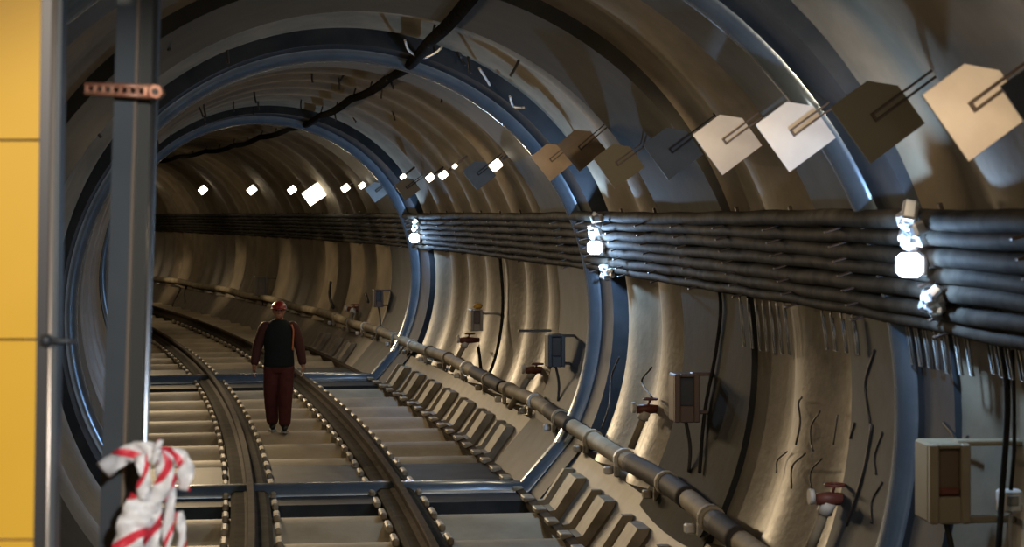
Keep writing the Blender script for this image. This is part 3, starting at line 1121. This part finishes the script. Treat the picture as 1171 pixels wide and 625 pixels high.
def limb(b, pts, rads, n=14):
    m = 5
    P3 = catmull(pts, m)
    rr = []
    for i in range(len(pts) - 1):
        for k in range(m):
            rr.append(rads[i] + (rads[i + 1] - rads[i]) * k / m)
    rr.append(rads[-1])
    b.tube(P3, rr, n)
    b.ball(pts[0], rads[0], 12, 8); b.ball(pts[-1], rads[-1], 12, 8)
    return b


loft(body, [(0, 0, 0.84, 0.11, 0.08), (0, 0, 0.90, 0.165, 0.11), (0, 0, 1.0, 0.155, 0.105), (0, 0, 1.12, 0.145, 0.10), (0, 0, 1.25, 0.165, 0.115),
            (0, 0.01, 1.35, 0.175, 0.11), (0, 0.01, 1.42, 0.15, 0.08), (0, 0.01, 1.455, 0.08, 0.06), (0, 0, 1.50, 0.054, 0.056), (0, -0.01, 1.58, 0.052, 0.054)])
for sh, el, wr in ((SHL, ELL, WRL), (SHR, ELR, WRR)):
    limb(body, [sh, el, wr], [0.062, 0.044, 0.030])
for hi, kn, an in ((HIL, KNL, ANL), (HIR, KNR, ANR)):
    limb(body, [hi, kn, an], [0.088, 0.058, 0.042])
# head with brow, nose, chin, ears
hc = Vector((0, -0.02, 1.60))
body.ball(hc, 0.1, 16, 12, (0.76, 0.92, 1.12))
body.ball(hc + Vector((0, -0.045, -0.065)), 0.055, 10, 8, (0.95, 0.85, 0.85))
body.ball(hc + Vector((0, -0.098, -0.015)), 0.017, 8, 6, (0.8, 1.1, 1.5))
body.ball(hc + Vector((0, -0.08, -0.062)), 0.018, 8, 6, (1.5, 0.8, 0.6))
for sx in (-1, 1):
    body.ball(hc + Vector((sx * 0.076, 0.005, -0.005)), 0.026, 8, 6, (0.45, 0.8, 1.2))


# hands: palm, four curled fingers and a thumb
def hand(b, w, sx):
    w = Vector(w)
    pc = w + Vector((sx * 0.006, -0.012, -0.055))
    b.ball(pc, 0.05, 10, 8, (0.42, 0.78, 1.0))
    for i, (l, off) in enumerate(((0.070, -0.030), (0.080, -0.010), (0.075, 0.011), (0.060, 0.030))):
        r0 = w + Vector((sx * 0.006, -0.012 + off, -0.088))
        p1 = r0 + Vector((0, -0.004, -l * 0.45)); p2 = p1 + Vector((-sx * l * 0.22, -0.003, -l * 0.32)); p3 = p2 + Vector((-sx * l * 0.28, 0, -l * 0.16))
        b.add(*chain([tuple(r0 + Vector((0, 0, 0.02))), tuple(p1), tuple(p2), tuple(p3)], [0.0105, 0.0095, 0.009, 0.008], 1), True)
    t0 = w + Vector((-sx * 0.004, -0.040, -0.040)); t1 = t0 + Vector((-sx * 0.012, -0.026, -0.030)); t2 = t1 + Vector((-sx * 0.012, -0.004, -0.030))
    b.add(*chain([tuple(t0 + Vector((0, 0.015, 0.01))), tuple(t1), tuple(t2)], [0.013, 0.011, 0.009], 1), True)
    b.add(*chain([tuple(w + Vector((0, 0, 0.03))), tuple(pc)], [0.028, 0.030], 1), True)


hand(body, WRL, -1); hand(body, WRR, 1)
fuse(body, 'body', M['skin'], person, 0.0065)
# jacket sleeves and vest
jk = MB()
loft(jk, [(0, 0, 1.10, 0.175, 0.13), (0, 0, 1.25, 0.19, 0.135), (0, 0.01, 1.36, 0.20, 0.125), (0, 0.01, 1.43, 0.165, 0.095), (0, 0.01, 1.475, 0.085, 0.075)])
limb(jk, [(-0.175, 0.01, 1.375), (-0.205, 0.012, 1.33), (-0.285, 0.03, 1.11), (-0.318, -0.045, 0.92)], [0.085, 0.082, 0.068, 0.055])
limb(jk, [(0.175, 0.01, 1.375), (0.205, 0.012, 1.33), (0.275, 0.0, 1.11), (0.310, -0.02, 0.92)], [0.085, 0.082, 0.068, 0.055])
fuse(jk, 'jacket', M['sleeve'], person, 0.010)
vt = MB()
loft(vt, [(0, 0, 0.855, 0.205, 0.152), (0, 0, 0.90, 0.205, 0.156), (0, 0, 1.05, 0.198, 0.152), (0, 0, 1.22, 0.205, 0.158), (0, 0.01, 1.34, 0.212, 0.150),
          (0, 0.01, 1.41, 0.185, 0.120), (0, 0.01, 1.45, 0.13, 0.098), (0, 0.01, 1.485, 0.085, 0.082)], 24)
v = fuse(vt, 'vest', M['vest'], person, 0.012)
for sx in (1,):      # orange edging beside the arm
    bb = MB()
    bb.tube(catmull([(sx * 0.165, -0.085, 1.42), (sx * 0.190, -0.085, 1.34), (sx * 0.186, -0.082, 1.22), (sx * 0.180, -0.078, 1.08)], 5), [0.012] * 16, 6)
    bb.build('vest_edging', M['orange'], v)
# trousers
tr = MB()
loft(tr, [(0, 0, 0.78, 0.175, 0.125), (0, 0, 0.86, 0.198, 0.142), (0, 0, 0.93, 0.192, 0.138), (0, 0, 0.98, 0.18, 0.13)])
limb(tr, [(-0.098, 0, 0.84), KNL, (-0.088, 0.085, 0.14)], [0.112, 0.100, 0.082])
limb(tr, [(0.098, 0, 0.84), KNR, (0.076, -0.10, 0.13)], [0.112, 0.100, 0.082])
fuse(tr, 'trousers', M['trouser'], person, 0.011)
for (ax_, ay_, az_), lift in ((ANL, 0.0), (ANR, 0.0)):
    b = MB()
    b.add(*chain([(ax_, ay_ + 0.0, 0.17), (ax_, ay_ + 0.01, 0.075), (ax_, ay_ - 0.09, 0.055), (ax_ , ay_ - 0.17, 0.045)], [0.058, 0.056, 0.048, 0.036], 1), True)
    bo = fuse(b, 'boot', M['boot'], person, 0.009)
    so = MB().poly([Vector((ax_ + 0.045 * x, ay_ + y, 0.0)) for x, y in ((-0.8, 0.065), (-1, 0.03), (-0.85, -0.05), (-1.05, -0.13), (-0.7, -0.2), (0, -0.215), (0.7, -0.2), (1.05, -0.13), (0.85, -0.05), (1, 0.03), (0.8, 0.065))], (0, 0, 0.024))
    so.build('boot_sole', M['sole'], bo)
# helmet with brim, hair at the nape, eyes
hm = MB()
vs, fs = [], []
nu, nv = 20, 8
for j in range(nv + 1):
    a = (PI / 2) * (j / nv)
    for k in range(nu):
        bq = 2 * PI * k / nu
        vs.append(hc + Vector((0.103 * math.cos(bq) * math.sin(a + 1e-3), 0.005 + 0.122 * math.sin(bq) * math.sin(a + 1e-3), 0.028 + 0.105 * math.cos(a))))
for j in range(nv):
    for k in range(nu):
        fs.append((j * nu + k, (j + 1) * nu + k, (j + 1) * nu + (k + 1) % nu, j * nu + (k + 1) % nu))
fs.append(tuple(nv * nu + k for k in range(nu)))
hm.add(vs, fs, True)
hl = hm.build('helmet', M['helmet'], person)
bm_ = MB()
rim = []
for k in range(24):
    a = 2 * PI * k / 24
    e = 0.035 if math.sin(a) < -0.3 else 0.008
    rim.append(hc + Vector(((0.105 + e * 0.3) * math.cos(a), 0.005 + (0.124 + e) * math.sin(a), 0.022)))
bm_.poly(rim, (0, 0, 0.012)).build('brim', M['helmet'], hl)
MB().ball(hc + Vector((0, 0.028, -0.02)), 0.086, 12, 8, (0.9, 0.8, 0.85)).build('hair', M['hair'], person)
for sx in (-1, 1):
    MB().ball(hc + Vector((sx * 0.030, -0.086, 0.008)), 0.012, 8, 6, (1.1, 0.6, 0.7)).build('eye', M['eyem'], person)

# ------------------------------------------------------------------ station light near the camera, with added fill spots
def front_spot(loc, aim_pt, energy, col, size, rad, blend=0.6):
    return spot(None, Vector(loc), Vector(aim_pt) - Vector(loc), energy, col, size, blend, rad)


front_spot((-1.9, 1.2, 4.0), (-1.35, 5.1, 3.0), 240, (1.0, 0.89, 0.74), 0.75, 0.10, 0.6)
front_spot((0.6, 0.5, 3.6), (-1.05, 5.5, 2.5), 620, (0.92, 0.95, 1.0), 0.40, 0.10, 0.6)  # added cool fill aimed at the column and tape

# added warm spots along the left wall, without fixtures, lighting the right wall and floor
for s in (8, 14, 20, 27):
    p = P(s, 146, R * 0.86)
    spot(None, p, P(s + 11.0, -10, R) - p, 60, WARM, 1.3, 0.8, 0.06)
for s in (24, 30, 37, 44):
    p = P(s, 146, R * 0.84)
    spot(None, p, P(s - 16.0, -28, R) - p, 540, WARM, 0.9, 0.8, 0.06)
for s, e in ((8, 22), (13, 28), (18, 28), (24, 28), (30, 28), (37, 35), (45, 50), (54, 80), (64, 110), (74, 140)):
    p = P(s, 146, R * 0.84)
    spot(None, p, P(s, -20, R) - p, e, WARM, 2.5, 0.9, 0.06)
for px in (205, 270, 330, 378, 415, 441):
    q, s, d = hit(px, 325, R)
    p = P(s, 146, R * 0.84)
    spot(None, p, q - p, 330, WARM, 0.55, 1.0, 0.06)  # added pools of light for the streaks on the far wall
for s in (33, 41, 50):
    p = P(s, 140, R * 0.80)
    spot(None, p, Q(s - 17.0, 0.3, 0) - p, 800, WARM, 0.55, 0.8, 0.06)  # added spots raking light over the ribs of the bed
front_spot((0.9, 0.3, 3.3), (1.9, 8.5, 3.4), 50, (0.95, 0.93, 0.9), 0.35, 0.1, 0.8)  # added fill aimed at the nearest shields

w = bpy.data.worlds.new('station_gloom'); SC.world = w
w.use_nodes = True
w.node_tree.nodes['Background'].inputs[0].default_value = (1.0, 0.92, 0.78, 1)
w.node_tree.nodes['Background'].inputs[1].default_value = 0.03

# ------------------------------------------------------------------ camera
cam = bpy.data.cameras.new('camera')
co = bpy.data.objects.new('camera', cam); COL.objects.link(co)
co.location = (0, 0, CAMZ)
co.rotation_euler = (PI / 2, 0, 0)
cam.sensor_fit = 'HORIZONTAL'
cam.sensor_width = 36.0
cam.lens = F / 1171 * 36.0
cam.shift_y = -(312.5 - HY) / 1171
cam.clip_start = 0.1; cam.clip_end = 300
cam.dof.use_dof = True
cam.dof.focus_distance = 24.0
cam.dof.aperture_fstop = 5.0
SC.camera = co
vs_ = SC.view_settings
vs_.view_transform = 'Standard'; vs_.look = 'None'; vs_.gamma = 1.0; vs_.exposure = 0.0
vs_.use_curve_mapping = False
